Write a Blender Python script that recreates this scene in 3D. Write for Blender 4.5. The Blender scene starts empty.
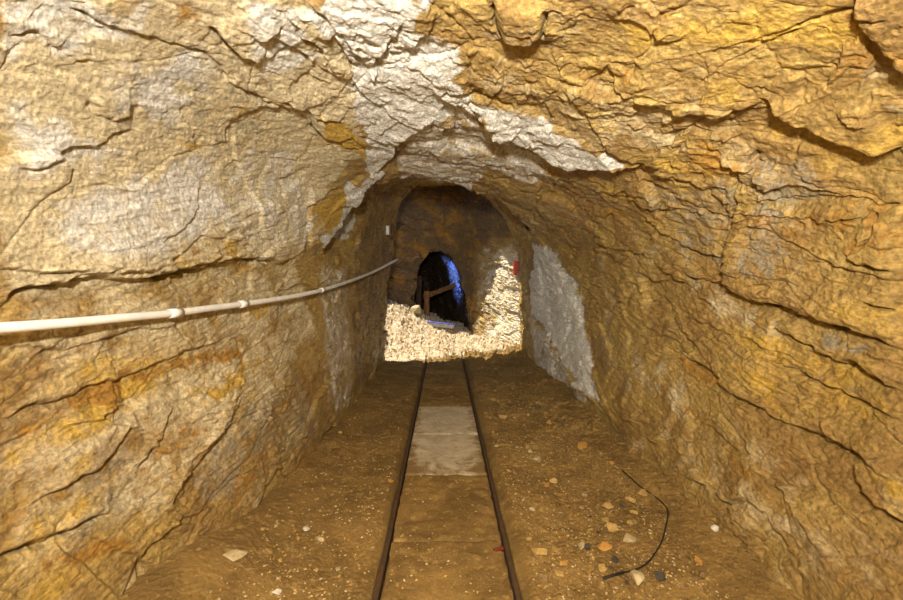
import bpy, math, random, time
import numpy as np
from mathutils import Vector, Matrix

Q = 1.0                      # mesh density of the rock
F32 = np.float32
random.seed(7)
SC = bpy.context.scene
COL = SC.collection

# ------------------------------------------------------------------ camera
FPX, W, H = 430.0, 903, 600
CAM = np.array([0.0, 0.0, 1.35])
VPX, VPY = 444.0, 277.0      # where the rails run to
_f = np.array([(W/2 - VPX)/FPX, 1.0, -(H/2 - VPY)/FPX]); _f /= np.linalg.norm(_f)
_r = np.cross(_f, [0, 0, 1.0]); _r /= np.linalg.norm(_r)
_u = np.cross(_r, _f)

def project(P):
    d = P - CAM
    w = d @ _f
    w = np.where(np.abs(w) < 1e-4, 1e-4, w)
    return W/2 + FPX*(d @ _r)/w, H/2 - FPX*(d @ _u)/w, w

def ray(px, py):
    d = _f + _r*((px - W/2)/FPX) + _u*((H/2 - py)/FPX)
    return d/np.linalg.norm(d)

cd = bpy.data.cameras.new('camera')
cd.sensor_width = 36.0; cd.lens = 36.0*FPX/W; cd.clip_start = 0.02; cd.clip_end = 200
cam = bpy.data.objects.new('camera', cd); COL.objects.link(cam)
m = Matrix.Identity(4)
for i in range(3):
    m[i][0] = _r[i]; m[i][1] = _u[i]; m[i][2] = -_f[i]; m[i][3] = CAM[i]
cam.matrix_world = m
SC.camera = cam
SC.cycles.use_denoising = True
SC.cycles.max_bounces = 4; SC.cycles.diffuse_bounces = 2; SC.cycles.sample_clamp_indirect = 1.5

# ------------------------------------------------------------------ noise
def _hash(ix, iy, iz, seed):
    h = (ix.astype(np.uint32)*np.uint32(73856093)) ^ (iy.astype(np.uint32)*np.uint32(19349663)) ^ (iz.astype(np.uint32)*np.uint32(83492791)) ^ np.uint32(seed*2654435761 & 0xffffffff)
    h ^= h >> np.uint32(16); h *= np.uint32(0x7feb352d); h ^= h >> np.uint32(15); h *= np.uint32(0x846ca68b); h ^= h >> np.uint32(16)
    return h

def _u01(h):
    return (h & np.uint32(0xffff)).astype(F32)/F32(65535), (h >> np.uint32(16)).astype(F32)/F32(65535)

def perlin(P, seed=0):
    P = P.astype(F32)
    I = np.floor(P).astype(np.int32); f = P - I
    u = f*f*f*(f*(f*6 - 15) + 10)
    out = np.zeros(len(P), F32)
    for dx in (0, 1):
        wx = u[:, 0] if dx else 1 - u[:, 0]
        for dy in (0, 1):
            wy = u[:, 1] if dy else 1 - u[:, 1]
            for dz in (0, 1):
                wz = u[:, 2] if dz else 1 - u[:, 2]
                h = _hash(I[:, 0]+dx, I[:, 1]+dy, I[:, 2]+dz, seed)
                a, b = _u01(h)
                g = (a*2-1)*(f[:, 0]-dx) + (b*2-1)*(f[:, 1]-dy) + (((h >> np.uint32(8)) & np.uint32(0xff)).astype(F32)/F32(127.5)-1)*(f[:, 2]-dz)
                out += wx*wy*wz*g
    return out*1.4

def fbm(P, octv=3, seed=0, gain=.5):
    o = np.zeros(len(P), F32); a = 1.0
    for k in range(octv):
        o += a*perlin(P*(2.03**k), seed+k*17); a *= gain
    return o

def facets(P, seed=0, tilt=.5, off=.5):
    """chipped rock: every Voronoi cell is a plane of its own tilt and height"""
    P = P.astype(F32)
    I = np.floor(P).astype(np.int32); f = P - I
    d1 = np.full(len(P), 9, F32); d2 = d1.copy()
    val = np.zeros(len(P), F32)
    for dx in (-1, 0, 1):
        for dy in (-1, 0, 1):
            for dz in (-1, 0, 1):
                h = _hash(I[:, 0]+dx, I[:, 1]+dy, I[:, 2]+dz, seed)
                a, b = _u01(h)
                h2 = h*np.uint32(2246822519) ^ (h >> np.uint32(13))
                c, e = _u01(h2)
                lx = f[:, 0]-dx-a; ly = f[:, 1]-dy-b; lz = f[:, 2]-dz-c
                d = lx*lx + ly*ly + lz*lz
                h3 = h2*np.uint32(3266489917) ^ (h2 >> np.uint32(11))
                g, k = _u01(h3)
                v = tilt*((g*2-1)*lx + (k*2-1)*ly + (e*2-1)*lz) + off*(e-.5)
                near = d < d1
                d2 = np.where(near, d1, np.minimum(d2, d))
                val = np.where(near, v, val)
                d1 = np.where(near, d, d1)
    return val, np.sqrt(d2) - np.sqrt(d1)

def sstep(a, b, x):
    t = np.clip((x-a)/(b-a), 0, 1)
    return t*t*(3-2*t)

# bedding frame: beds lie nearly flat, dipping towards the camera and to the left
_n = np.array([.22, -.26, .94]); _n /= np.linalg.norm(_n)
_a = np.array([.35, 1, 0.0]); _a -= _n*(_a @ _n); _a /= np.linalg.norm(_a)
_b = np.cross(_n, _a)
BED = np.stack([_a, _b, _n], 1)
# steep foliation of the lower walls
_n2 = np.array([.55, .62, .5]); _n2 /= np.linalg.norm(_n2)
_a2 = np.array([0, .5, -1.0]); _a2 -= _n2*(_a2 @ _n2); _a2 /= np.linalg.norm(_a2)
FOL = np.stack([_a2, np.cross(_n2, _a2), _n2], 1)

def rock_height(P, low=None, amp=1.0):
    """height of the rock skin above its smooth base, in metres, from the place alone"""
    P = P.astype(F32)
    wv = np.stack([perlin(P*2.2, 91), perlin(P*2.2, 92), perlin(P*2.2, 93)], 1)*.14
    wf = np.stack([perlin(P*9, 94), perlin(P*9, 95), perlin(P*9, 96)], 1)*.016
    Bq = ((P+wv+wf) @ BED.astype(F32)).astype(F32)
    h = .034*perlin(P*1.15, 1) + .024*perlin(P*2.6, 2)
    v, e = facets(Bq/np.array([.75, .55, .26], F32), 11, .7, .6)
    big = .052*v
    v2, e2 = facets(Bq/np.array([.30, .21, .085], F32), 12, .8, .6)
    med = .027*v2
    if low is not None:
        Fq = ((P+wv+wf) @ FOL.astype(F32)).astype(F32)
        v3, e3 = facets(Fq/np.array([.45, .2, .085], F32), 13, .8, .6)
        med = med*(1-low) + .040*v3*low
    Bs = ((P + wf) @ BED.astype(F32)).astype(F32)
    v4, _ = facets(Bs/np.array([.105, .08, .040], F32), 14, .9, .6)
    v5, _ = facets((P+wf*.5)/F32(.034), 15, .9, .5)
    patch = sstep(-.25, .35, perlin(P*1.7, 31))
    h += big + med*(.55+.6*patch) + .0125*v4*(.5+.8*patch) + .0050*v5
    fiss = np.exp(-(e2/.05)**2)*sstep(-.05, .4, perlin(P*1.3, 33))*.012 + np.exp(-(e/.022)**2)*.012
    Bf = ((P + wf) @ BED.astype(F32)).astype(F32)
    v6, e6 = facets(Bf/np.array([.16, .10, .020], F32), 16, .8, .7)
    h += .0105*v6*(1 if low is None else 1-.7*low)
    h += .0040*perlin(P*42, 5) - fiss
    return h*amp

# ------------------------------------------------------------------ mesh helpers
def grid_mesh(name, V, keep=None, attrs=None, mat=None, flip=False, smooth=False, parent=None):
    R, C, _ = V.shape
    idx = np.arange(R*C, dtype=np.int32).reshape(R, C)
    q = np.stack([idx[:-1, :-1], idx[:-1, 1:], idx[1:, 1:], idx[1:, :-1]], -1).reshape(-1, 4)
    if keep is not None:
        q = q[keep.reshape(-1)]
    if flip:
        q = q[:, ::-1]
    used = np.zeros(R*C, bool); used[q.ravel()] = True
    remap = np.cumsum(used) - 1
    q = remap[q].astype(np.int32)
    co = V.reshape(-1, 3)[used].astype(F32)
    me = bpy.data.meshes.new(name)
    me.vertices.add(len(co)); me.vertices.foreach_set('co', co.ravel())
    me.loops.add(q.size); me.loops.foreach_set('vertex_index', np.ascontiguousarray(q).ravel())
    me.polygons.add(len(q))
    me.polygons.foreach_set('loop_start', np.arange(0, q.size, 4, dtype=np.int32))
    me.polygons.foreach_set('loop_total', np.full(len(q), 4, np.int32))
    me.update(calc_edges=True)
    me.polygons.foreach_set('use_smooth', np.full(len(q), bool(smooth)))
    for an, arr in (attrs or {}).items():
        at = me.attributes.new(an, 'FLOAT_COLOR', 'POINT')
        a4 = np.ones((len(co), 4), F32); a4[:, :3] = arr.reshape(-1, 3)[used]
        at.data.foreach_set('color', a4.ravel())
    if mat: me.materials.append(mat)
    o = bpy.data.objects.new(name, me); COL.objects.link(o)
    if parent: o.parent = parent
    return o

def pyd(name, verts, faces, mat=None, parent=None, smooth=False):
    me = bpy.data.meshes.new(name); me.from_pydata([tuple(v) for v in verts], [], faces); me.update()
    if smooth: me.polygons.foreach_set('use_smooth', [True]*len(me.polygons))
    if mat: me.materials.append(mat)
    o = bpy.data.objects.new(name, me); COL.objects.link(o)
    if parent: o.parent = parent
    return o

def tag(o, label, cat, group=None):
    o['label'] = label; o['category'] = cat
    if group: o['group'] = group
    return o

def struct(o):
    o['kind'] = 'structure'; return o

def empty(name, loc):
    o = bpy.data.objects.new(name, None); o.empty_display_size = .1; COL.objects.link(o); o.location = loc
    return o

# ------------------------------------------------------------------ materials
def nodes(name):
    mt = bpy.data.materials.new(name); mt.use_nodes = True
    nt = mt.node_tree; bs = nt.nodes['Principled BSDF']
    return mt, nt, bs

def noise_node(nt, scale, detail=4, rough=.6, dist=0.0, vec=None):
    n = nt.nodes.new('ShaderNodeTexNoise')
    n.inputs['Scale'].default_value = scale; n.inputs['Detail'].default_value = detail
    n.inputs['Roughness'].default_value = rough; n.inputs['Distortion'].default_value = dist
    if vec is None:
        tc = nt.nodes.new('ShaderNodeNewGeometry'); vec = tc.outputs['Position']
    nt.links.new(vec, n.inputs['Vector'])
    return n.outputs['Fac']

def math_node(nt, op, a, b=None, c=None, clamp=False):
    n = nt.nodes.new('ShaderNodeMath'); n.operation = op; n.use_clamp = clamp
    for i, x in enumerate((a, b, c)):
        if x is None: continue
        if isinstance(x, (int, float)): n.inputs[i].default_value = x
        else: nt.links.new(x, n.inputs[i])
    return n.outputs[0]

def ramp(nt, x, lo, hi):
    n = nt.nodes.new('ShaderNodeMapRange'); n.interpolation_type = 'SMOOTHSTEP'
    nt.links.new(x, n.inputs['Value']); n.inputs['From Min'].default_value = lo; n.inputs['From Max'].default_value = hi
    return n.outputs[0]

def mix(nt, fac, a, b, mode='MIX'):
    n = nt.nodes.new('ShaderNodeMix'); n.data_type = 'RGBA'; n.blend_type = mode
    if isinstance(fac, (int, float)): n.inputs[0].default_value = fac
    else: nt.links.new(fac, n.inputs[0])
    for k, x in ((6, a), (7, b)):
        if isinstance(x, tuple): n.inputs[k].default_value = (*x, 1)
        else: nt.links.new(x, n.inputs[k])
    return n.outputs[2]

def bump(nt, hgt, dist, strength=1.0, normal=None):
    n = nt.nodes.new('ShaderNodeBump'); n.inputs['Strength'].default_value = strength; n.inputs['Distance'].default_value = dist
    nt.links.new(hgt, n.inputs['Height'])
    if normal is not None: nt.links.new(normal, n.inputs['Normal'])
    return n.outputs[0]

def rock_material(name, ochre=(.51, .34, .10), wetness=0.0, dim=1.0):
    mt, nt, bs = nodes(name)
    def attr(n):
        a = nt.nodes.new('ShaderNodeAttribute'); a.attribute_name = n
        s = nt.nodes.new('ShaderNodeSeparateColor'); nt.links.new(a.outputs['Color'], s.inputs[0]); return s.outputs
    A, B = attr('mineral'), attr('stain')
    geo = nt.nodes.new('ShaderNodeNewGeometry')
    n1 = noise_node(nt, 5.5, 7, .65, .6); n2 = noise_node(nt, 14, 6, .65, .4); n3 = noise_node(nt, 55, 5, .65); n4 = noise_node(nt, 2.3, 5, .6, .8)
    def fac(mask, nz, k, lo=.35, hi=.65):
        x = math_node(nt, 'ADD', mask, math_node(nt, 'MULTIPLY', math_node(nt, 'SUBTRACT', nz, .5), k))
        return ramp(nt, x, lo, hi)
    c = mix(nt, ramp(nt, n4, .36, .64), ochre, (ochre[0]*.70, ochre[1]*.62, ochre[2]*.62))
    c = mix(nt, fac(B[0], n1, 1.5, .3, .75), c, (.73, .60, .36))      # tan limestone
    c = mix(nt, fac(A[2], n2, 1.3, .35, .7), c, (.36, .29, .18))      # grey
    c = mix(nt, fac(A[1], n1, 1.2), c, (.62, .39, .068))               # golden ochre
    c = mix(nt, fac(B[1], n2, 1.4), c, (.43, .22, .035))              # rust
    c = mix(nt, fac(B[2], n1, 1.1), c, (.20, .125, .055))              # brown
    c = mix(nt, fac(A[0], math_node(nt, 'MULTIPLY_ADD', n1, .5, math_node(nt, 'MULTIPLY', n2, .5)), 2.2, .24, .74), c, mix(nt, n3, (.74, .69, .59), (.90, .86, .77)))   # white vein
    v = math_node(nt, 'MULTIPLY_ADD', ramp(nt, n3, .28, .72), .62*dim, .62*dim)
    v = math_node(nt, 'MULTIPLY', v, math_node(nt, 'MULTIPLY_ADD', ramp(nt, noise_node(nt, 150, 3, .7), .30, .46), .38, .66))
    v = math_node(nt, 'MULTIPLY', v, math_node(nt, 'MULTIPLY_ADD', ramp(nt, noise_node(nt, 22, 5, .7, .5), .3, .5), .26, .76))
    vc = nt.nodes.new('ShaderNodeCombineColor')
    for i in range(3): nt.links.new(v, vc.inputs[i])
    c = mix(nt, 1.0, c, vc.outputs[0], 'MULTIPLY')
    nt.links.new(c, bs.inputs['Base Color'])
    rg = math_node(nt, 'MULTIPLY_ADD', ramp(nt, n2, .42, .62), .36, .30 - wetness)
    nt.links.new(rg, bs.inputs['Roughness'])
    bs.inputs['Specular IOR Level'].default_value = .45
    # laminations along the bedding
    bv = nt.nodes.new('ShaderNodeCombineXYZ')
    for i, (ax, k_) in enumerate(((_a, 1.0), (_b, 1.0), (_n, 7.0))):
        dn = nt.nodes.new('ShaderNodeVectorMath'); dn.operation = 'DOT_PRODUCT'; nt.links.new(geo.outputs['Position'], dn.inputs[0])
        dn.inputs[1].default_value = tuple(float(q*k_) for q in ax); nt.links.new(dn.outputs['Value'], bv.inputs[i])
    lam = noise_node(nt, 7, 8, .68, .9, bv.outputs[0])
    nb0 = bump(nt, lam, .030, .9)
    nb = bump(nt, noise_node(nt, 38, 8, .75, .3), .018, .8, nb0)
    vo = nt.nodes.new('ShaderNodeTexVoronoi'); vo.inputs['Scale'].default_value = 60; nt.links.new(geo.outputs['Position'], vo.inputs['Vector'])
    nb = bump(nt, vo.outputs['Distance'], .007, .55, nb)
    nt.links.new(nb, bs.inputs['Normal'])
    return mt

ROCK = rock_material('layered_ochre_rock')
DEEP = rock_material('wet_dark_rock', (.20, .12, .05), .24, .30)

# ------------------------------------------------------------------ main gallery: base skin
SEC_A = {
 -3.2: [(-1.25,-.25),(-1.32,.45),(-1.33,1.05),(-1.25,1.6),(-.98,2.05),(-.5,2.30),(0,2.33),(.55,2.22),(1.05,1.98),(1.45,1.6),(1.58,1.1),(1.52,.5),(1.36,-.25)],
 1.3:  [(-1.25,-.25),(-1.32,.45),(-1.33,1.05),(-1.25,1.6),(-.98,2.05),(-.5,2.30),(0,2.33),(.55,2.22),(1.05,1.98),(1.45,1.6),(1.58,1.1),(1.52,.5),(1.36,-.25)],
 2.3:  [(-1.00,-.25),(-1.08,.45),(-1.18,1.05),(-1.18,1.6),(-.97,2.05),(-.5,2.30),(0,2.33),(.55,2.22),(1.05,1.98),(1.45,1.6),(1.56,1.1),(1.50,.5),(1.37,-.25)],
 3.6:  [(-.93,-.25),(-.97,.45),(-1.04,1.05),(-1.06,1.62),(-.90,2.05),(-.5,2.30),(0,2.33),(.55,2.24),(1.08,2.0),(1.43,1.62),(1.50,1.1),(1.46,.5),(1.39,-.25)],
 4.8:  [(-.93,-.25),(-.95,.45),(-.99,1.05),(-.96,1.62),(-.83,2.05),(-.5,2.32),(0,2.33),(.55,2.26),(1.10,2.03),(1.46,1.66),(1.51,1.12),(1.47,.5),(1.42,-.25)],
 6.6:  [(-.93,-.25),(-.93,.45),(-.92,1.05),(-.85,1.62),(-.75,2.05),(-.5,2.35),(0,2.33),(.55,2.28),(1.10,2.06),(1.34,1.72),(1.32,1.15),(1.33,.5),(1.38,-.25)],
 7.0:  [(-.93,-.25),(-.93,.45),(-.92,1.05),(-.85,1.62),(-.75,2.05),(-.5,2.35),(0,2.33),(.55,2.28),(1.12,2.08),(1.42,1.75),(1.40,1.15),(1.40,.5),(1.40,-.25)],
 8.3:  [(-.93,-.25),(-.93,.45),(-.92,1.05),(-.85,1.62),(-.75,2.05),(-.5,2.35),(0,2.33),(.55,2.28),(1.12,2.08),(1.42,1.75),(1.40,1.15),(1.40,.5),(1.40,-.25)],
}
SEC_B = {
 -3.2: [(-1.27,-.25),(-1.34,.45),(-1.37,1.05),(-1.40,1.62),(-1.15,2.2),(-.6,2.55),(0,2.65),(.6,2.55),(1.2,2.25),(1.52,1.7),(1.58,1.1),(1.52,.5),(1.36,-.25)],
 2.3:  [(-1.02,-.25),(-1.10,.45),(-1.22,1.05),(-1.34,1.62),(-1.12,2.2),(-.6,2.55),(0,2.65),(.6,2.55),(1.2,2.25),(1.52,1.7),(1.56,1.1),(1.50,.5),(1.37,-.25)],
 3.6:  [(-.95,-.25),(-1.0,.45),(-1.08,1.05),(-1.20,1.62),(-1.05,2.2),(-.6,2.55),(0,2.65),(.6,2.55),(1.2,2.25),(1.5,1.75),(1.50,1.1),(1.46,.5),(1.39,-.25)],
 4.8:  [(-.95,-.25),(-.97,.45),(-1.0,1.08),(-1.07,1.66),(-.95,2.25),(-.55,2.62),(0,2.72),(.57,2.64),(1.15,2.32),(1.48,1.78),(1.51,1.12),(1.47,.5),(1.42,-.25)],
 6.6:  [(-.94,-.25),(-.93,.5),(-.89,1.13),(-.83,1.73),(-.78,2.32),(-.48,2.75),(0,2.88),(.52,2.81),(1.04,2.45),(1.34,1.84),(1.32,1.15),(1.33,.5),(1.38,-.25)],
 7.0:  [(-.94,-.25),(-.92,.5),(-.87,1.15),(-.78,1.75),(-.72,2.35),(-.45,2.8),(0,2.92),(.5,2.85),(1.0,2.5),(1.33,1.9),(1.36,1.2),(1.38,.5),(1.40,-.25)],
 8.3:  [(-.96,-.25),(-.94,.5),(-.90,1.15),(-.82,1.75),(-.76,2.35),(-.45,2.8),(0,2.92),(.5,2.85),(1.0,2.5),(1.35,1.9),(1.38,1.2),(1.40,.5),(1.42,-.25)],
}
YLIP = [5.4, 5.0, 4.4, 3.95, 4.12, 4.3, 4.5, 5.0, 6.0, 6.55, 6.8, 6.8, 6.8]

def rows_y(q):
    near = 1/np.linspace(1/.72, 1/3.3, max(40, int(600*q)))
    back = np.linspace(-3.2, .70, max(20, int(90*q)))
    far = np.linspace(3.32, 8.15, max(40, int(240*q)))
    return np.concatenate([back, near, far])

def cat_rom(K, t):
    """K (R,13,2) knots, t (C,) in 0..12 -> (R,C,2)"""
    i = np.clip(np.floor(t).astype(int), 0, 11); f = (t-i)[None, :, None]
    g = lambda j: K[:, np.clip(j, 0, 12), :]
    p0, p1, p2, p3 = g(i-1), g(i), g(i+1), g(i+2)
    return .5*(2*p1 + (p2-p0)*f + (2*p0-5*p1+4*p2-p3)*f*f + (3*p1-p0-3*p2+p3)*f**3)

def knots_at(S, ys):
    k = sorted(S); A = np.array([S[x] for x in k])
    return np.stack([np.stack([np.interp(ys, k, A[:, j, c]) for c in (0, 1)], -1) for j in range(13)], 1)

def tube_base(ys, t, jag=True):
    XA = cat_rom(knots_at(SEC_A, ys), t); XB = cat_rom(knots_at(SEC_B, ys), t)
    yl = np.interp(t, np.arange(13), YLIP)[None, :]
    yy = ys[:, None]
    if jag:
        P = np.stack([XA[..., 0], np.broadcast_to(yy, XA.shape[:2]), XA[..., 1]], -1).reshape(-1, 3)
        yl = yl + (.16*fbm(P*np.array([3, .6, 3]), 3, 301)).reshape(XA.shape[:2])
    w = sstep(-.02, .10, yy - yl)[..., None]
    X = XA*(1-w) + XB*w
    V = np.stack([X[..., 0], np.broadcast_to(yy, X.shape[:2]), X[..., 1]], -1)
    return V, XA, w[..., 0]

def tube_normals(ys, XA):
    P = np.stack([XA[..., 0], np.broadcast_to(ys[:, None], XA.shape[:2]), XA[..., 1]], -1)
    du = np.gradient(P, axis=1); dv = np.gradient(P, axis=0)
    n = np.cross(du, dv); n /= np.linalg.norm(n, axis=-1, keepdims=True)+1e-9
    c = np.array([.1, 0, 1.1])
    s = np.sign(((c - P)*np.array([1, 0, 1])*n).sum(-1, keepdims=True)); s[s == 0] = 1
    return n*s

NC = int(1700*Q)
ys = rows_y(Q)
# equal steps of arc length along the profile at y = 2.3
_tt = np.linspace(0, 12, 4000)
_pp = cat_rom(knots_at(SEC_A, np.array([2.3])), _tt)[0]
_arc = np.concatenate([[0], np.cumsum(np.linalg.norm(np.diff(_pp, axis=0), axis=1))])
SLEN = _arc[-1]
s_col = np.linspace(0, SLEN, NC)
t_col = np.interp(s_col, _arc, _tt)

# coarse copy used to find where a traced crack lies on the rock: picture -> (arc length, depth)
_cy = 1/np.linspace(1/.9, 1/7.3, 260); _cs = np.linspace(0, SLEN, 520)
_cV, _, _ = tube_base(_cy, np.interp(_cs, _arc, _tt), False)
_cx, _cyy, _cw = project(_cV.reshape(-1, 3))
_cS = np.broadcast_to(_cs[None, :], _cV.shape[:2]).ravel(); _cY = np.broadcast_to(_cy[:, None], _cV.shape[:2]).ravel()
def on_rock(px, py):
    d = (_cx-px)**2 + (_cyy-py)**2
    k = np.argpartition(d, 6)[:6]; k = k[d[k] < d[k].min()+9]
    k = k[_cY[k] < _cY[k].min()*1.15]
    w = 1/(d[k]+.3); w /= w.sum()
    return np.array([(_cS[k]*w).sum(), (_cY[k]*w).sum()])

# cracks, ledges: points (pixel), half width m, depth m, step m (rock above the line stands out), reach m
CR = []
def crack(pts, w=.010, dep=.03, step=0.0, reach=.15):
    CR.append((pts, w, dep, step, reach))
# upper left
crack([(208,25),(225,40),(240,52),(258,67)], .012, .05, .035, .2)
crack([(263,36),(270,30),(281,21)], .022, .09, .03, .12)
crack([(60,0),(97,12),(133,28),(173,43),(217,65),(233,80),(253,92),(283,108),(300,118)], .012, .022, .012, .2)
crack([(0,40),(20,33),(33,40),(67,58),(93,62)], .010, .018, .01, .15)
crack([(80,100),(110,117),(123,115)], .010, .02, .02, .12)
crack([(0,163),(20,167),(50,162),(72,147),(97,143),(113,133),(130,130)], .012, .025, .018, .22)
crack([(277,100),(312,115),(316,133),(343,148),(370,150)], .012, .045, .03, .12)
crack([(318,119),(328,121),(341,121)], .022, .09, .04, .1)
crack([(367,177),(380,168),(392,159),(403,137),(427,122),(440,120)], .016, .07, .05, .15)
crack([(436,93),(463,91),(489,93),(516,106)], .014, .05, .035, .2)
crack([(463,95),(498,128),(533,155),(560,160),(587,162),(606,165),(631,164),(650,166)], .014, .05, .055, .22)
crack([(533,155),(545,172),(560,186)], .014, .03, .02, .12)
crack([(340,30),(352,60),(350,80),(360,95)], .010, .025, .0, .1)
crack([(400,20),(395,40),(380,62),(372,80)], .010, .025, .02, .1)
crack([(285,5),(300,30),(320,50),(335,75)], .012, .035, .02, .12)
# pocket in the roof with a hanging block over it
crack([(504,40),(512,37),(520,42),(534,36),(545,42)], .028, .11, .025, .1)
crack([(546,0),(546,20),(544,38)], .012, .05, 0, .1)
crack([(498,0),(500,20),(504,38)], .012, .04, 0, .1)
# upper right
crack([(760,103),(776,118),(790,123),(810,128),(836,143),(870,150),(903,150)], .018, .08, .075, .3)
crack([(603,83),(656,97),(703,117),(735,112),(760,107)], .010, .02, .03, .2)
crack([(750,152),(750,167),(756,183),(803,185),(843,197)], .012, .04, .03, .15)
crack([(803,32),(763,42),(730,63),(700,85)], .009, .018, .006, .25)
crack([(640,66),(720,48),(816,20),(903,7)], .009, .012, .006, .25)
crack([(833,107),(848,116),(866,118)], .010, .04, .02, .1)
# right block and its ledges
crack([(735,160),(737,202),(735,246),(731,283)], .014, .06, 0, .1)
crack([(731,283),(745,291),(757,297),(775,303),(790,310),(823,319),(860,330),(903,347)], .018, .08, .07, .3)
crack([(603,191),(625,195),(648,205),(669,206),(684,209)], .012, .045, .035, .15)
crack([(640,215),(669,231),(691,246),(715,252),(731,257)], .012, .05, .035, .15)
crack([(691,275),(712,277),(731,283)], .010, .04, .03, .1)
crack([(786,316),(783,330),(800,340),(823,352),(860,367),(903,387)], .014, .06, .05, .2)
crack([(775,360),(801,372),(820,384),(845,393),(903,420)], .010, .04, .025, .15)
crack([(735,207),(780,211),(830,217),(880,214)], .009, .04, .02, .1)
crack([(856,253),(874,264),(903,272)], .014, .05, .04, .15)
crack([(878,209),(882,222),(882,235),(860,248)], .012, .05, .0, .1)
crack([(658,297),(698,319),(757,341),(820,370)], .010, .02, .02, .2)
crack([(603,246),(630,252),(651,257),(690,290)], .012, .03, .025, .2)
crack([(640,170),(690,180),(720,196),(750,205)], .010, .03, .025, .12)
crack([(700,140),(730,165),(745,190)], .010, .03, .02, .12)
crack([(750,195),(800,197),(850,200),(903,206)], .008, .03, .02, .1)
crack([(880,300),(903,312)], .010, .04, .03, .1)
# lower right
crack([(660,330),(690,360),(724,380),(761,406),(794,424),(823,439),(852,453),(903,485)], .012, .04, .045, .25)
crack([(816,417),(819,431),(838,446)], .012, .05, .03, .12)
crack([(852,457),(856,483),(874,508),(903,532)], .022, .10, .06, .2)
crack([(607,424),(632,453),(658,483)], .014, .05, .03, .12)
crack([(684,475),(704,487),(724,499),(750,503),(772,532),(790,560)], .013, .05, .035, .15)
crack([(731,508),(735,538),(750,556)], .016, .06, .03, .12)
crack([(700,380),(712,410),(730,440)], .010, .03, .02, .12)
crack([(740,430),(760,470),(790,500),(830,560)], .010, .025, .02, .15)
crack([(545,262),(560,300),(590,370),(612,430)], .014, .05, .03, .12)
crack([(532,318),(550,350),(575,385),(600,408)], .012, .04, .03, .12)
crack([(536,245),(560,268),(585,285),(600,310)], .012, .03, .03, .1)
crack([(560,200),(600,225),(640,262),(680,330)], .012, .03, .025, .2)
crack([(650,390),(668,430),(690,470)], .010, .03, .02, .1)
# left wall
crack([(0,304),(12,293),(23,285),(51,281),(93,275),(140,279),(170,273),(195,268),(233,257),(279,262),(300,252)], .014, .06, .06, .25)
crack([(28,270),(60,272),(98,270),(140,266)], .008, .04, .03, .08)
crack([(90,264),(110,268),(150,270)], .007, .03, .02, .06)
crack([(172,274),(183,268),(195,263),(212,258)], .014, .06, .04, .12)
crack([(300,250),(303,225),(307,205),(325,190),(345,186)], .012, .045, .03, .1)
crack([(325,246),(345,207),(365,190),(386,172)], .012, .05, .02, .1)
crack([(0,425),(37,401),(93,387),(121,380),(180,352),(230,338)], .010, .02, .025, .2)
crack([(130,400),(133,420),(110,453),(77,480),(30,500)], .014, .03, .035, .2)
crack([(175,405),(165,430),(157,450),(140,470)], .013, .035, .03, .15)
crack([(213,433),(200,457),(180,483),(173,512)], .014, .04, .035, .15)
crack([(240,400),(228,425),(213,450)], .012, .03, .025, .12)
crack([(0,557),(33,547),(77,528),(110,515)], .012, .03, .03, .15)
crack([(153,543),(148,565),(147,590)], .013, .04, .0, .12)
crack([(245,350),(240,385),(225,420),(190,470)], .010, .025, .025, .2)
crack([(290,330),(283,355),(270,380)], .010, .03, .02, .12)
crack([(60,430),(100,420),(130,400)], .009, .015, .02, .2)
crack([(0,345),(60,350),(120,335),(180,325)], .009, .015, .02, .2)
crack([(230,130),(240,170),(250,200),(256,240)], .010, .02, .02, .15)
crack([(150,240),(175,225),(190,200),(200,180)], .010, .015, .02, .15)
crack([(340,260),(335,300),(322,340),(318,390)], .012, .03, .02, .12)

def poly_mask(poly, SS, YY, soft, warp):
    """soft inside mask of a picture polygon carried over to the rock (arc length x depth)"""
    P = np.array([on_rock(*p) for p in poly])
    lo, hi = P.min(0)-.35, P.max(0)+.35
    rs = np.where((ys > lo[1]) & (ys < hi[1]))[0]; cs = np.where((s_col > lo[0]) & (s_col < hi[0]))[0]
    if not len(rs) or not len(cs): return None
    r, c = slice(rs[0], rs[-1]+1), slice(cs[0], cs[-1]+1)
    x = SS[r, c] + warp[0][r, c]; y = YY[r, c] + warp[1][r, c]
    inside = np.zeros(x.shape, bool); dist = np.full(x.shape, 9.0, F32)
    for (ax, ay), (bx, by) in zip(P, np.roll(P, -1, 0)):
        cond = ((ay > y) != (by > y)) & (x < (bx-ax)*(y-ay)/((by-ay) if abs(by-ay) > 1e-9 else 1e-9) + ax)
        inside ^= cond
        ex, ey = bx-ax, by-ay; L = ex*ex+ey*ey+1e-9
        t = np.clip(((x-ax)*ex+(y-ay)*ey)/L, 0, 1)
        dist = np.minimum(dist, np.hypot(x-ax-t*ex, y-ay-t*ey))
    sd = np.where(inside, dist, -dist)
    return r, c, sstep(-soft, soft, sd)

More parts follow.
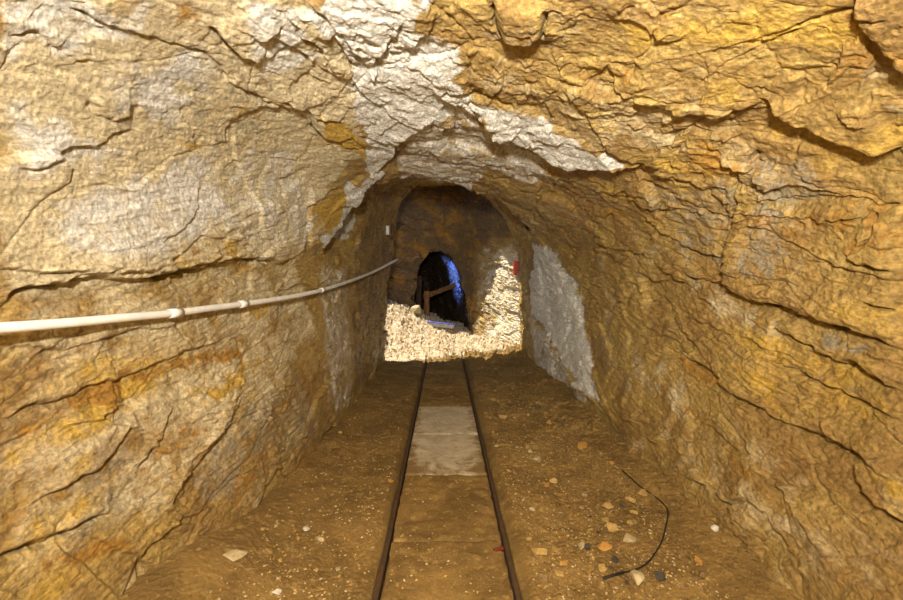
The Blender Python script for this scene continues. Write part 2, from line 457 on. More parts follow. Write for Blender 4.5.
WHITE = [
 ([(300,150),(330,240),(250,255),(210,200),(250,140)], .12, .42),
 ([(285,0),(420,0),(425,25),(450,40),(462,85),(480,110),(475,130),(440,120),(405,140),(392,160),(365,178),(372,130),(350,105),(345,70),(320,30)], .03, 1.0),
 ([(463,95),(500,105),(560,125),(600,145),(632,164),(585,165),(540,155),(500,130)], .02, .95),
 ([(405,140),(440,122),(490,130),(545,165),(562,190),(530,185),(490,170),(440,188),(395,180)], .04, .55),
 ([(372,172),(386,172),(365,190),(345,207),(335,232),(325,247),(314,242),(330,215),(350,188)], .015, 1.0),
 ([(345,182),(360,192),(358,222),(345,240),(334,236)], .015, .8),
 ([(533,240),(550,250),(578,285),(582,320),(592,370),(602,410),(578,385),(560,350),(540,320),(531,300)], .10, 1.0),
 ([(531,310),(560,350),(585,400),(560,400),(535,370)], .08, .55),
 ([(320,262),(345,265),(350,330),(352,400),(325,420),(322,340)], .08, .42),
 ([(0,0),(140,0),(120,40),(60,60),(0,80)], .1, .78),
 ([(10,100),(70,110),(120,150),(60,165),(0,160)], .08, .75),
 ([(110,60),(190,50),(215,90),(160,120),(120,100)], .1, .7),
 ([(40,190),(200,150),(240,220),(150,260),(60,265)], .12, .66),
 ([(230,0),(290,0),(315,60),(275,80)], .05, .6),
 ([(660,420),(730,440),(790,520),(760,560),(690,480)], .15, .05),
 ([(740,195),(790,190),(800,240),(760,290),(738,280)], .06, .10),
]
GOLD = [
 ([(310,200),(350,186),(340,215),(325,247),(306,246)], .02, 1.0),
 ([(318,118),(345,122),(372,140),(366,160),(340,148),(322,135)], .03, .9),
 ([(590,0),(903,0),(903,60),(760,60),(700,50),(620,60)], .12, .62),
 ([(700,60),(850,60),(800,110),(700,110)], .1, .45),
 ([(740,310),(903,360),(903,470),(830,430),(750,390),(690,330)], .2, .5),
 ([(0,330),(220,335),(200,380),(90,440),(0,470)], .12, .50),
 ([(0,470),(110,430),(130,480),(60,600),(0,600)], .12, .45),
 ([(40,225),(120,215),(110,250),(50,250)], .08, .55),
 ([(160,225),(260,235),(260,262),(165,270)], .06, .55),
]
RUST = [
 ([(60,390),(130,365),(140,400),(120,412),(60,405)], .05, .75),
 ([(110,370),(240,340),(240,355),(150,385)], .04, .6),
 ([(30,560),(120,520),(150,545),(110,560)], .05, .6),
 ([(700,140),(760,165),(740,190),(690,170)], .06, .55),
 ([(250,450),(290,445),(250,500),(215,520)], .05, .5),
 ([(0,420),(60,400),(60,412),(0,440)], .03, .6),
 ([(560,60),(640,70),(640,90),(560,80)], .1, .5),
]
GREY = [
 ([(70,440),(140,430),(150,500),(110,560),(60,560)], .08, .5),
 ([(225,400),(300,370),(330,430),(230,510),(185,510)], .1, .52),
 ([(735,160),(840,155),(850,215),(790,215),(800,290),(740,280)], .08, .55),
 ([(640,190),(740,170),(735,280),(680,260)], .08, .5),
 ([(820,325),(890,350),(880,365),(830,350)], .04, .6),
 ([(600,400),(700,420),(800,560),(720,580),(640,480)], .15, .2),
 ([(100,40),(300,70),(280,160),(150,170),(80,110)], .15, .45),
 ([(470,10),(560,0),(620,20),(560,60),(480,50)], .12, .4),
]
TAN = [
 ([(0,0),(330,0),(370,150),(320,200),(300,255),(150,280),(0,300)], .12, .95),
 ([(0,280),(300,255),(320,330),(230,470),(0,600)], .15, .58),
 ([(460,40),(620,90),(700,120),(620,160),(520,110)], .1, .42),
 ([(780,60),(903,50),(903,110),(800,110)], .15, .4),
 ([(740,200),(903,210),(903,330),(800,300)], .2, .34),
 ([(640,400),(800,430),(903,540),(903,600),(780,600),(690,500)], .18, .36),
]
BROWN = [
 ([(560,190),(700,250),(690,330),(620,420),(590,360),(560,250)], .2, .36),
 ([(500,120),(640,175),(700,200),(640,240),(560,195)], .12, .40),
 ([(392,185),(410,190),(400,260),(392,360),(350,400),(355,250)], .08, .50),
 ([(400,190),(540,245),(532,330),(400,330)], .2, .45),
]

def mouth_y(X, Z):
    """the gallery opens into the daylit chamber along a slanting mouth"""
    return 6.74 + .50*(X+.95).clip(-2.2, 2.6) + .05*np.sin(Z*5+X*3)

BLOCK = [   # blocks that stand proud of the wall (height m)
 ([(500,0),(547,0),(546,25),(532,37),(505,35)], .03, .042),
 ([(736,205),(903,212),(903,340),(860,326),(790,306),(757,293),(733,280)], .05, .045),
 ([(440,95),(500,130),(560,160),(632,165),(560,125),(490,95)], .03, .03),
 ([(310,190),(345,186),(372,172),(386,172),(345,207),(325,247),(306,246)], .03, .035),
 ([(533,243),(555,255),(582,320),(600,405),(570,385),(533,320)], .05, .03),
 ([(95,270),(230,258),(300,252),(300,190),(200,200),(90,240)], .1, .03),
]
def build_gallery():
    V, XA, lip = tube_base(ys, t_col)
    N = tube_normals(ys, XA)
    R, C = V.shape[:2]
    P = V.reshape(-1, 3)
    SS = np.broadcast_to(s_col[None, :], (R, C)); YY = np.broadcast_to(ys[:, None], (R, C))
    low = (sstep(1.25, .55, V[..., 2])).reshape(-1).astype(F32)
    hgt = rock_height(P, low).reshape(R, C)*(.45 + .55*sstep(.9, 2.2, ys))[:, None]*(1 - .38*sstep(5.6, 4.4, t_col))[None, :]
    w1 = (.030*perlin(P*5, 201) + .014*perlin(P*17, 202) + .006*perlin(P*45, 206)).reshape(R, C)
    w2 = (.030*perlin(P*5, 203) + .014*perlin(P*17, 204) + .006*perlin(P*45, 207)).reshape(R, C)
    var = (.65 + .8*perlin(P*4, 205)).reshape(R, C).clip(.15, 1.5)
    for pts, w, dep, step, reach in CR:
        Pq = np.array([on_rock(*p) for p in pts])
        pad = max(.12, reach*2.2)
        lo, hi = Pq.min(0)-pad, Pq.max(0)+pad
        rs = np.where((ys > lo[1]) & (ys < hi[1]))[0]; cs = np.where((s_col > lo[0]) & (s_col < hi[0]))[0]
        if not len(rs) or not len(cs): continue
        r, c = slice(rs[0], rs[-1]+1), slice(cs[0], cs[-1]+1)
        x = SS[r, c] + w1[r, c]; y = YY[r, c] + w2[r, c]
        bd = np.full(x.shape, 9.0, F32); sg = np.zeros(x.shape, F32); along = np.zeros(x.shape, F32)
        n = len(Pq)-1
        for k in range(n):
            (ax, ay), (bx, by) = Pq[k], Pq[k+1]
            mx, my = (pts[k][0]+pts[k+1][0])/2, (pts[k][1]+pts[k+1][1])/2
            ux, uy = on_rock(mx, my-7)
            ex, ey = bx-ax, by-ay; L = ex*ex+ey*ey+1e-9
            sup = np.sign(ex*(uy-ay) - ey*(ux-ax))
            t = np.clip(((x-ax)*ex+(y-ay)*ey)/L, 0, 1)
            d = np.hypot(x-ax-t*ex, y-ay-t*ey)
            side = np.sign(ex*(y-ay) - ey*(x-ax))*sup
            nr = d < bd
            bd = np.where(nr, d, bd); sg = np.where(nr, side, sg); along = np.where(nr, (k+t)/n, along)
        end = sstep(0, .12, along)*sstep(1, .88, along)*.9+.1
        ww = .75*w*var[r, c]
        hgt[r, c] += -1.1*dep*var[r, c].clip(.3, 1.3)*np.exp(-(bd/ww)**2)*end
        if step:
            step *= .72
            hgt[r, c] += np.where(sg > 0, step, -.35*step)*np.exp(-bd/reach)*end
    for poly, soft, v in BLOCK:
        q = poly_mask(poly, SS, YY, soft, (w1*.5, w2*.5))
        if q is not None:
            r, c, kk = q; hgt[r, c] += v*kk
    for _ in range(1):
        hgt[1:-1] = .25*hgt[:-2] + .5*hgt[1:-1] + .25*hgt[2:]
        hgt[:, 1:-1] = .25*hgt[:, :-2] + .5*hgt[:, 1:-1] + .25*hgt[:, 2:]
    V = V + N*hgt[..., None]
    # mineral masks
    m1 = (.08*perlin(P*3, 211) + .055*perlin(P*9, 212) + .012*perlin(P*28, 215)).reshape(R, C)
    m2 = (.08*perlin(P*3, 213) + .055*perlin(P*9, 214) + .012*perlin(P*28, 216)).reshape(R, C)
    def paint(lst):
        M = np.zeros((R, C), F32)
        for poly, soft, v in lst:
            q = poly_mask(poly, SS, YY, soft, (m1, m2))
            if q is None: continue
            r, c, k = q
            M[r, c] = np.maximum(M[r, c], k*v)
        return M
    Bq = (P @ BED)*np.array([1.2, 1.2, 7])
    bands = fbm(Bq, 3, 221).reshape(R, C); cl = fbm(P*1.6, 3, 222).reshape(R, C); cl2 = fbm(P*2.1+7, 3, 223).reshape(R, C)
    white = paint(WHITE); gold = paint(GOLD); grey = paint(GREY); tan = paint(TAN); rust = paint(RUST); brown = paint(BROWN)
    gold = np.maximum(gold + .25*bands*(gold > .05), .22 + .35*bands).clip(0, 1)*(1-white*.9)
    grey = np.maximum(grey, .12+.35*cl).clip(0, 1)
    tan = np.maximum(tan + .15*bands, .21+.3*cl2).clip(0, 1)
    rust = np.maximum(rust, .18 - .35*bands).clip(0, 1)
    A = np.stack([white, gold, grey], -1); B = np.stack([tan, rust, brown], -1)
    cut1 = int(np.searchsorted(t_col, 4.1)); cut2 = int(np.searchsorted(t_col, 8.4))
    for name, a, b in (('wall_left', 0, cut1), ('ceiling', cut1, cut2), ('wall_right', cut2, C-1)):
        ctr = (V[:-1, a:b] + V[1:, a+1:b+1])/2
        struct(grid_mesh(name, V[:, a:b+1], ctr[..., 1] < mouth_y(ctr[..., 0], ctr[..., 2]), {'mineral': A[:, a:b+1], 'stain': B[:, a:b+1]}, ROCK, flip=True))
    return V
GV = build_gallery()

def wall_point(px, py, lift=0.0):
    """point on the built rock seen at a pixel"""
    x, y, w = project(GV[int(90*Q):, :].reshape(-1, 3))
    d = (x-px)**2 + (y-py)**2
    k = np.argpartition(d, 8)[:8]
    p = GV[int(90*Q):, :].reshape(-1, 3)[k]
    p = p[np.argmin(np.linalg.norm(p-CAM, axis=1))]
    return p*(1-lift/np.linalg.norm(p-CAM)) + CAM*(lift/np.linalg.norm(p-CAM))

# ------------------------------------------------------------------ floor
RAILX = (-.29, .315)
SLABY = [(4.43, 5.20), (3.64, 4.42), (2.88, 3.63), (2.14, 2.87), (1.40, 2.13), (5.21, 6.0), (6.01, 6.8)]

def floor_z(x, y):
    x = np.asarray(x, float); y = np.asarray(y, float)
    sh = x.shape
    P = np.stack([x.ravel(), y.ravel(), np.zeros(x.size)], 1)
    z = .022*perlin(P*1.8, 401) + .010*perlin(P*5, 402)
    rough = .35 + .65*sstep(.32, .6, P[:, 0])
    v, _ = facets(P/np.array([.075, .075, .075]), 403, .7, .8)
    v2, _ = facets(P/.028, 404, .7, .8)
    pa = .25+sstep(-.3, .35, perlin(P*2.2, 405))
    z += rough*(.022*v*pa + .0075*v2) + .0035*perlin(P*45, 406)
    X, Y = P[:, 0], P[:, 1]
    z += .10*sstep(-.72, -1.15, X)*sstep(2.9, 1.7, Y) + .06*sstep(1.0, 1.5, X) + .05*sstep(-.6, -1.0, X)
    # the way between and beside the rails is trodden flat
    mid = sstep(-.36, -.30, X)*sstep(.40, .34, X)
    cover = .006*perlin(P*6, 407)+.004*perlin(P*20, 408)
    z = z*(1-mid) + (-.030 + cover)*mid*sstep(6.9, 6.6, Y) + z*mid*sstep(6.6, 6.9, Y)
    for rx in RAILX:
        z -= .050*np.exp(-((X-rx+.004*perlin(P*3, 409))/.017)**4)*sstep(7.5, 7.1, Y)
    # rubble heap in the daylight
    md = .62*sstep(7.9, 9.9, Y)*sstep(.5, -1.3, X) + .18*sstep(8.0, 8.6, Y)*sstep(.75, 1.5, X) + .10*sstep(7.8, 9.4, Y)
    ch = sstep(6.6, 7.4, Y)
    v3, _ = facets(P/.16, 410, .7, .8)
    z += md + ch*(.075*v3 + .05*v + .012*v2 + .03*perlin(P*3, 411))
    return z.reshape(sh)

FX = np.linspace(-1.75, 1.95, int(1000*Q)); FY = np.concatenate([np.linspace(-3.3, 1.25, 40), 1/np.linspace(1/1.28, 1/6.2, int(700*Q)), np.linspace(6.22, 11.2, int(260*Q))])
# the chamber floor is wider
fx = np.concatenate([np.linspace(-3.2, -1.76, int(90*Q)), FX, np.linspace(1.96, 2.6, 12)])
FXX, FYY = np.meshgrid(fx, FY)
FZ = floor_z(FXX, FYY)
DIRT, nt, bs = nodes('trodden_clay_dirt_painted_sun')
n1 = noise_node(nt, 3.2, 6, .65, .5); n2 = noise_node(nt, 16, 6, .7); n3 = noise_node(nt, 90, 4, .7)
c = mix(nt, ramp(nt, n1, .38, .62), (.27, .165, .050), (.18, .108, .033))
c = mix(nt, ramp(nt, n2, .52, .70), c, (.40, .26, .085))
c = mix(nt, ramp(nt, n3, .60, .72), c, (.55, .38, .15))
geo = nt.nodes.new('ShaderNodeNewGeometry'); sp = nt.nodes.new('ShaderNodeSeparateXYZ'); nt.links.new(geo.outputs['Position'], sp.inputs[0])
far = ramp(nt, math_node(nt, 'MULTIPLY_ADD', sp.outputs['X'], -.55, sp.outputs['Y']), 7.05, 7.3)  # sunlight painted in: dirt turns pale past the edge of the sun patch
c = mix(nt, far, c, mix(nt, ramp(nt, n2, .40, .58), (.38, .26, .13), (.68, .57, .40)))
nt.links.new(c, bs.inputs['Base Color']); bs.inputs['Roughness'].default_value = .85; bs.inputs['Specular IOR Level'].default_value = .2
nt.links.new(bump(nt, noise_node(nt, 70, 8, .75), .015, .6), bs.inputs['Normal'])
struct(grid_mesh('floor', np.stack([FXX, FYY, FZ], -1), None, None, DIRT))

# ------------------------------------------------------------------ daylit chamber
def wall_grid(name, base, nrm, amp=1.0, keep=None, mat=ROCK, tint=(0, .25, .1), stain=(.2, .3, .2), flip=False):
    R, C, _ = base.shape
    P = base.reshape(-1, 3)
    h = rock_height(P, None, 1.0).reshape(R, C, 1)*amp
    V = base + nrm*h
    cl = fbm(P*1.8, 3, 222).reshape(R, C); c2 = fbm(P*2.3+5, 3, 225).reshape(R, C)
    A = np.stack([tint[0]+.1*cl, tint[1]+.35*cl, tint[2]+.3*c2], -1); B = np.stack([stain[0]+.4*c2, stain[1]+.3*cl, stain[2]-.3*cl], -1)
    return struct(grid_mesh(name, V, keep, {'mineral': A, 'stain': B}, mat, flip))

def end_y(X, Z):
    y = 9.95 - .95*sstep(.1, 1.6, X)*1.9 - .25*sstep(1.6, 2.9, Z)*1.6 + .1*np.clip(1-Z, 0, 1)*0
    y = y - .35*np.clip((1.5-Z)/1.5, 0, 1)*sstep(.4, 1.3, X)      # the foot of the right side runs out as a slope
    return y

OPEN = [(-.62,-.3),(-.68,.5),(-.66,1.15),(-.56,1.62),(-.36,1.90),(-.08,1.94),(.18,1.76),(.38,1.40),(.48,.95),(.54,.4),(.58,-.3)]
def inside_poly(x, z, poly):
    ins = np.zeros(x.shape, bool)
    for (ax, az), (bx, bz) in zip(poly, poly[1:]+poly[:1]):
        ins ^= ((az > z) != (bz > z)) & (x < (bx-ax)*(z-az)/((bz-az) if bz != az else 1e-9)+ax)
    return ins
nx, nz = int(420*Q), int(380*Q)
gx, gz = np.meshgrid(np.linspace(-3.0, 2.2, nx), np.linspace(-.35, 3.7, nz))
gy = end_y(gx, gz)
base = np.stack([gx, gy, gz], -1)
nn = np.cross(np.gradient(base, axis=1), np.gradient(base, axis=0)); nn /= np.linalg.norm(nn, axis=-1, keepdims=True)
nn *= np.sign(-nn[..., 1:2])
cx, cz = (gx[:-1, :-1]+gx[1:, 1:])/2, (gz[:-1, :-1]+gz[1:, 1:])/2
jx = .06*perlin(np.stack([cx.ravel()*3, cz.ravel()*3, cx.ravel()*0], 1), 501).reshape(cx.shape)
pale = sstep(.55, .95, gx)*sstep(2.3, 1.7, gz)  # sunlight put into the colour: end wall paler where lit, browner elsewhere
wall_grid('wall_end', base, nn, (.9+.9*pale)[..., None], ~inside_poly(cx+jx, cz+jx*.7, OPEN), tint=(.40*pale, .1*(1-pale), .05), stain=(.1+.6*pale, .5*(1-pale), .62*(1-pale)))

# passage beyond: a ring of rock that bends away to the left
def resample(poly, n):
    p = np.array(poly); L = np.concatenate([[0], np.cumsum(np.linalg.norm(np.diff(p, axis=0), axis=1))])
    u = np.linspace(0, L[-1], n); return np.interp(u, L, p[:, 0]), np.interp(u, L, p[:, 1])
ox, oz = resample(OPEN, int(330*Q)); py_ = np.linspace(0, 1, int(230*Q))
oy = end_y(ox, oz)
k = py_[:, None]
tx = ox[None, :]*(1.03+np.where(ox < 0, .85, .2)[None, :]*np.minimum(k*4, 1)) - 1.1*k**1.5; tz = oz[None, :]*(1.02+.10*np.minimum(k*3, 1)); tyy = oy[None, :]*(1-k) + k*14.0 - .02*(1-k)
base = np.stack([tx, tyy, tz], -1)
nn = np.cross(np.gradient(base, axis=1), np.gradient(base, axis=0)); nn /= np.linalg.norm(nn, axis=-1, keepdims=True)+1e-9
cc = base.mean(1, keepdims=True); nn *= np.sign(((cc-base)*nn).sum(-1, keepdims=True))
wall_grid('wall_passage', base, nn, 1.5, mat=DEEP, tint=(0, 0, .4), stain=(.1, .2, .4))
gx, gz = np.meshgrid(np.linspace(-3.2, 1.2, 90), np.linspace(-.4, 2.7, 80))
base = np.stack([gx, np.full_like(gx, 13.9), gz], -1)
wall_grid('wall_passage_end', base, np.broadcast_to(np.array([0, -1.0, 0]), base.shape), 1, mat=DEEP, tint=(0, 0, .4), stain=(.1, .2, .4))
gx, gy = np.meshgrid(np.linspace(-2.8, 1.2, 90), np.linspace(9.3, 14.2, 120))
P = np.stack([gx.ravel(), gy.ravel(), 0*gx.ravel()], 1)
v, _ = facets(P/.2, 77, .6, .8)
struct(grid_mesh('floor_passage', np.stack([gx, gy, .06+(.05*v).reshape(gx.shape)-.12*(gy < 9.7)], -1), None, None, DIRT))

# chamber sides and the roof with the hole that lets the day in
gy, gz = np.meshgrid(np.linspace(5.4, 10.6, int(140*Q)), np.linspace(-.35, 3.7, int(120*Q)))
base = np.stack([np.full_like(gy, -2.75), gy, gz], -1)
wall_grid('wall_chamber_left', base, np.broadcast_to(np.array([1.0, 0, 0]), base.shape))
base = np.stack([np.full_like(gy, 1.75), gy, gz], -1)
wall_grid('wall_chamber_right', base, np.broadcast_to(np.array([-1.0, 0, 0]), base.shape))
# back of the gallery mouth
gx, gz = np.meshgrid(np.linspace(-3.1, 2.2, int(300*Q)), np.linspace(-.35, 3.7, int(240*Q)))
prof = cat_rom(knots_at(SEC_B, np.array([7.2])), np.linspace(0, 12, 120))[0]
prof = [tuple(q) for q in prof]
cx, cz = (gx[:-1, :-1]+gx[1:, 1:])/2, (gz[:-1, :-1]+gz[1:, 1:])/2
me_ = np.array([.2, 1.2])
base = np.stack([gx, mouth_y(gx, gz)-.06, gz], -1)
wall_grid('wall_chamber_front', base, np.broadcast_to(np.array([0, 1.0, 0]), base.shape), .6, ~inside_poly((cx-.2)*.98+.2, (cz-1.2)*.98+1.2, prof))
ROOFZ = 3.35
HOLE = [(-2.75,5.75),(-1.6,6.42),(-.55,7.1),(.2,7.35),(.45,7.9),(.3,8.35),(-.1,8.5),(-.6,8.72),(-1.3,9.10),(-2.3,9.35),(-2.75,9.0)]
gx, gy = np.meshgrid(np.linspace(-3.3, 2.3, int(300*Q)), np.linspace(5.2, 10.8, int(290*Q)))
base = np.stack([gx, gy, np.full_like(gx, ROOFZ)], -1)
cx, cy = (gx[:-1, :-1]+gx[1:, 1:])/2, (gy[:-1, :-1]+gy[1:, 1:])/2
q = np.stack([cx.ravel()*4, cy.ravel()*4, 0*cx.ravel()], 1)
j = .10*fbm(q, 3, 551).reshape(cx.shape); j2 = .10*fbm(q, 3, 552).reshape(cx.shape)
wall_grid('ceiling_chamber', base, np.broadcast_to(np.array([0, 0, -1.0]), base.shape), .8, ~inside_poly(cx+j, cy+j2, HOLE))
# behind the photographer the gallery is closed by rock
gx, gz = np.meshgrid(np.linspace(-2, 2.2, 60), np.linspace(-.4, 3, 50))
base = np.stack([gx, np.full_like(gx, -3.1), gz], -1)
wall_grid('wall_near', base, np.broadcast_to(np.array([0, 1.0, 0]), base.shape))

# ------------------------------------------------------------------ light
w = bpy.data.worlds.new('sky'); SC.world = w; w.use_nodes = True
bg = w.node_tree.nodes['Background']; bg.inputs[0].default_value = (.33, .52, 1, 1); bg.inputs[1].default_value = .7
# sunlight falling through the hole in the chamber roof: a far, narrow, nearly parallel beam
SUND = Vector((.44, .10, -.89)).normalized()
sd = bpy.data.lights.new('sunlight', 'SPOT'); sd.energy = 4*math.pi*60**2*5.2; sd.shadow_soft_size = .27; sd.color = (1, .93, .80)
sd.spot_size = 2*math.atan(3.4/60); sd.spot_blend = .02
sun = bpy.data.objects.new('sunlight', sd); COL.objects.link(sun)
sun.location = Vector((.1, 8.2, .6)) - SUND*60
sun.rotation_euler = SUND.to_track_quat('-Z', 'Y').to_euler()
w.cycles.sampling_method = 'NONE'
def area(name, loc, to, size, energy, color):
    l = bpy.data.lights.new(name, 'AREA'); l.shape = 'DISK'; l.size = size; l.energy = energy; l.color = color
    o = bpy.data.objects.new(name, l); COL.objects.link(o); o.location = loc
    o.rotation_euler = (Vector(to)-Vector(loc)).to_track_quat('-Z', 'Y').to_euler(); return o
def spot_(name, loc, energy, rad, color):
    l = bpy.data.lights.new(name, 'POINT'); l.energy = energy; l.shadow_soft_size = rad; l.color = color
    o = bpy.data.objects.new(name, l); COL.objects.link(o); o.location = loc; return o
spot_('hand_lamp', (-.12, -.38, 1.84), 236, .05, (1, .95, .85))
sl = bpy.data.lights.new('beam_lamp', 'SPOT'); sl.energy = 270; sl.spot_size = math.radians(72); sl.spot_blend = 1.0; sl.shadow_soft_size = .05; sl.color = (1, .945, .83)
so = bpy.data.objects.new('beam_lamp', sl); COL.objects.link(so); so.location = (-.05, -.55, 1.70)
so.rotation_euler = (Vector((1.05, 6, 2.25))-Vector(so.location)).to_track_quat('-Z', 'Y').to_euler()
area('passage_daylight', (-.98, 10.95, 1.45), (.45, 11.1, 1.45), .35, 30, (.10, .22, 1)).data.spread = 1.15

vs = SC.view_settings; vs.view_transform = 'Standard'; vs.look = 'None'; vs.exposure = .68; vs.gamma = 1; vs.use_curve_mapping = False
# ------------------------------------------------------------------ things on the floor
def on_floor(px, py, z=0.0):
    d = ray(px, py); t = (z-CAM[2])/d[2]; p = CAM + d*t
    for _ in range(3):
        t = (float(floor_z(p[0], p[1]))-CAM[2])/d[2]; p = CAM + d*t
    return p

def plain(name, color, rough=.7, metal=0.0, nscale=30, namp=.35, bmp=.4, color2=None, spec=.3):
    mt, nt, bs = nodes(name)
    tc = nt.nodes.new('ShaderNodeTexCoord')
    n = noise_node(nt, nscale, 6, .65, .3, tc.outputs['Object'])
    c2 = color2 or tuple(x*(1-namp) for x in color)
    c = mix(nt, ramp(nt, n, .35, .65), color, c2)
    nt.links.new(c, bs.inputs['Base Color']); bs.inputs['Roughness'].default_value = rough; bs.inputs['Metallic'].default_value = metal
    bs.inputs['Specular IOR Level'].default_value = spec
    nt.links.new(bump(nt, noise_node(nt, nscale*3, 6, .7, 0, tc.outputs['Object']), .004, bmp), bs.inputs['Normal'])
    return mt

M_RAIL = plain('rusted_rail_steel', (.075, .050, .030), .7, .3, 25, .5, .5, (.12, .065, .03))
M_SLAB = plain('pale_concrete', (.56, .46, .31), .85, 0, 9, .25, .5, (.42, .34, .22))
_nt = M_SLAB.node_tree; _bs = _nt.nodes['Principled BSDF']; _src = _bs.inputs['Base Color'].links[0].from_socket
_geo = _nt.nodes.new('ShaderNodeNewGeometry'); _sp = _nt.nodes.new('ShaderNodeSeparateXYZ'); _nt.links.new(_geo.outputs['Position'], _sp.inputs[0])
_ed = math_node(_nt, 'ABSOLUTE', math_node(_nt, 'SUBTRACT', _sp.outputs['X'], .012))
_d = math_node(_nt, 'ADD', math_node(_nt, 'MULTIPLY', ramp(_nt, _ed, .12, .30), .42), math_node(_nt, 'MULTIPLY', ramp(_nt, _sp.outputs['Y'], 3.35, 2.85), .40))
_d = math_node(_nt, 'ADD', _d, math_node(_nt, 'MULTIPLY', math_node(_nt, 'SUBTRACT', noise_node(_nt, 9, 6, .7, .4), .5), 1.5))
_nt.links.new(mix(_nt, ramp(_nt, _d, .18, .62), _src, (.235, .150, .055)), _bs.inputs['Base Color'])
M_SLABD = plain('clay_covered_concrete', (.30, .195, .08), .9, 0, 8, .3, .7, (.22, .14, .055))
M_PIPE = plain('grey_white_plastic', (.84, .82, .77), .5, 0, 12, .14, .1)
M_COUP = plain('pipe_coupling_plastic', (.86, .84, .80), .45, 0, 12, .1, .1)
M_WIRE = plain('black_rubber', (.022, .020, .016), .6, 0, 60, .3, .2)
M_GREYW = plain('grey_cable', (.16, .13, .10), .6, 0, 60, .3, .2)
M_WHITE = plain('white_enamel', (.82, .81, .78), .4, 0, 20, .08, .1)
M_BRKT = plain('rusty_bracket', (.16, .085, .04), .7, .3, 40, .4, .4)
M_RUST = plain('red_rust', (.20, .035, .018), .8, .2, 60, .5, .6)
M_WOOD = plain('weathered_timber', (.34, .16, .055), .85, 0, 14, .45, .7)
M_WOODD = plain('dark_timber', (.075, .045, .025), .8, 0, 14, .45, .7)  # darker brown than the other timbers
M_RED = plain('red_paint', (.36, .03, .015), .5, 0, 10, .2, .2)
M_TRAY = plain('pale_galvanised_metal', (.52, .52, .55), .5, .2, 14, .2, .3)
M_RIM = plain('rim_painted_sky_reflection', (.10, .14, .62), .5, 0, 14, .2, .2)  # blue of the reflected sky painted into the rim

def sweep(name, pts, rad, mat, parent=None, n=10, sub=6, cap=True):
    p = np.array(pts, float)
    q = []
    for i in range(len(p)-1):
        a, b, c, d = p[max(i-1, 0)], p[i], p[i+1], p[min(i+2, len(p)-1)]
        for k in range(sub):
            f = k/sub
            q.append(.5*(2*b+(c-a)*f+(2*a-5*b+4*c-d)*f*f+(3*b-a-3*c+d)*f**3))
    q.append(p[-1]); q = np.array(q)
    vs, fs = [], []
    up = np.array([.13, .21, 1.0])
    for i, x in enumerate(q):
        t = q[min(i+1, len(q)-1)]-q[max(i-1, 0)]; t /= np.linalg.norm(t)+1e-9
        a = np.cross(t, up); a /= np.linalg.norm(a)+1e-9; b = np.cross(t, a)
        r = rad[min(i, len(rad)-1)] if hasattr(rad, '__len__') else rad
        for k in range(n):
            w_ = 2*math.pi*k/n; vs.append(x+r*(a*math.cos(w_)+b*math.sin(w_)))
    for i in range(len(q)-1):
        for k in range(n):
            fs.append((i*n+k, i*n+(k+1) % n, (i+1)*n+(k+1) % n, (i+1)*n+k))
    if cap:
        fs.append(tuple(range(n))[::-1]); fs.append(tuple((len(q)-1)*n+k for k in range(n)))
    return pyd(name, vs, fs, mat, parent, True)

# rails: head, web and foot of a light mine rail, sunk flush with the dirt
def rail(rx, y0, y1, label, seed):
    sec = [(-.030,-.075),(.030,-.075),(.030,-.068),(.006,-.060),(.006,-.030),(.012,-.024),(.013,-.006),(.009,0),(-.009,0),(-.013,-.006),(-.012,-.024),(-.006,-.030),(-.006,-.060),(-.030,-.068)]
    yy = np.linspace(y0, y1, 90); vs, fs = [], []
    P = np.stack([yy*0+seed, yy*.9, yy*0], 1); wx = .006*perlin(P, 601); wz = .005*perlin(P+9, 602)
    for i, y in enumerate(yy):
        for a, b in sec: vs.append((rx+a+wx[i], y, b-.004+wz[i]))
    n = len(sec)
    for i in range(len(yy)-1):
        for k in range(n): fs.append((i*n+k, i*n+(k+1) % n, (i+1)*n+(k+1) % n, (i+1)*n+k))
    fs.append(tuple(range(n))[::-1]); fs.append(tuple((len(yy)-1)*n+k for k in range(n)))
    return tag(pyd('mine_rail', vs, fs, M_RAIL), label, 'rail', 'narrow gauge track rails')
rail(RAILX[0], 1.2, 8.15, 'dark rusted mine rail sunk in the dirt along the left edge of the slabs', 1)
rail(RAILX[1], 1.2, 8.6, 'dark rusted mine rail sunk in the dirt along the right edge of the slabs', 5)

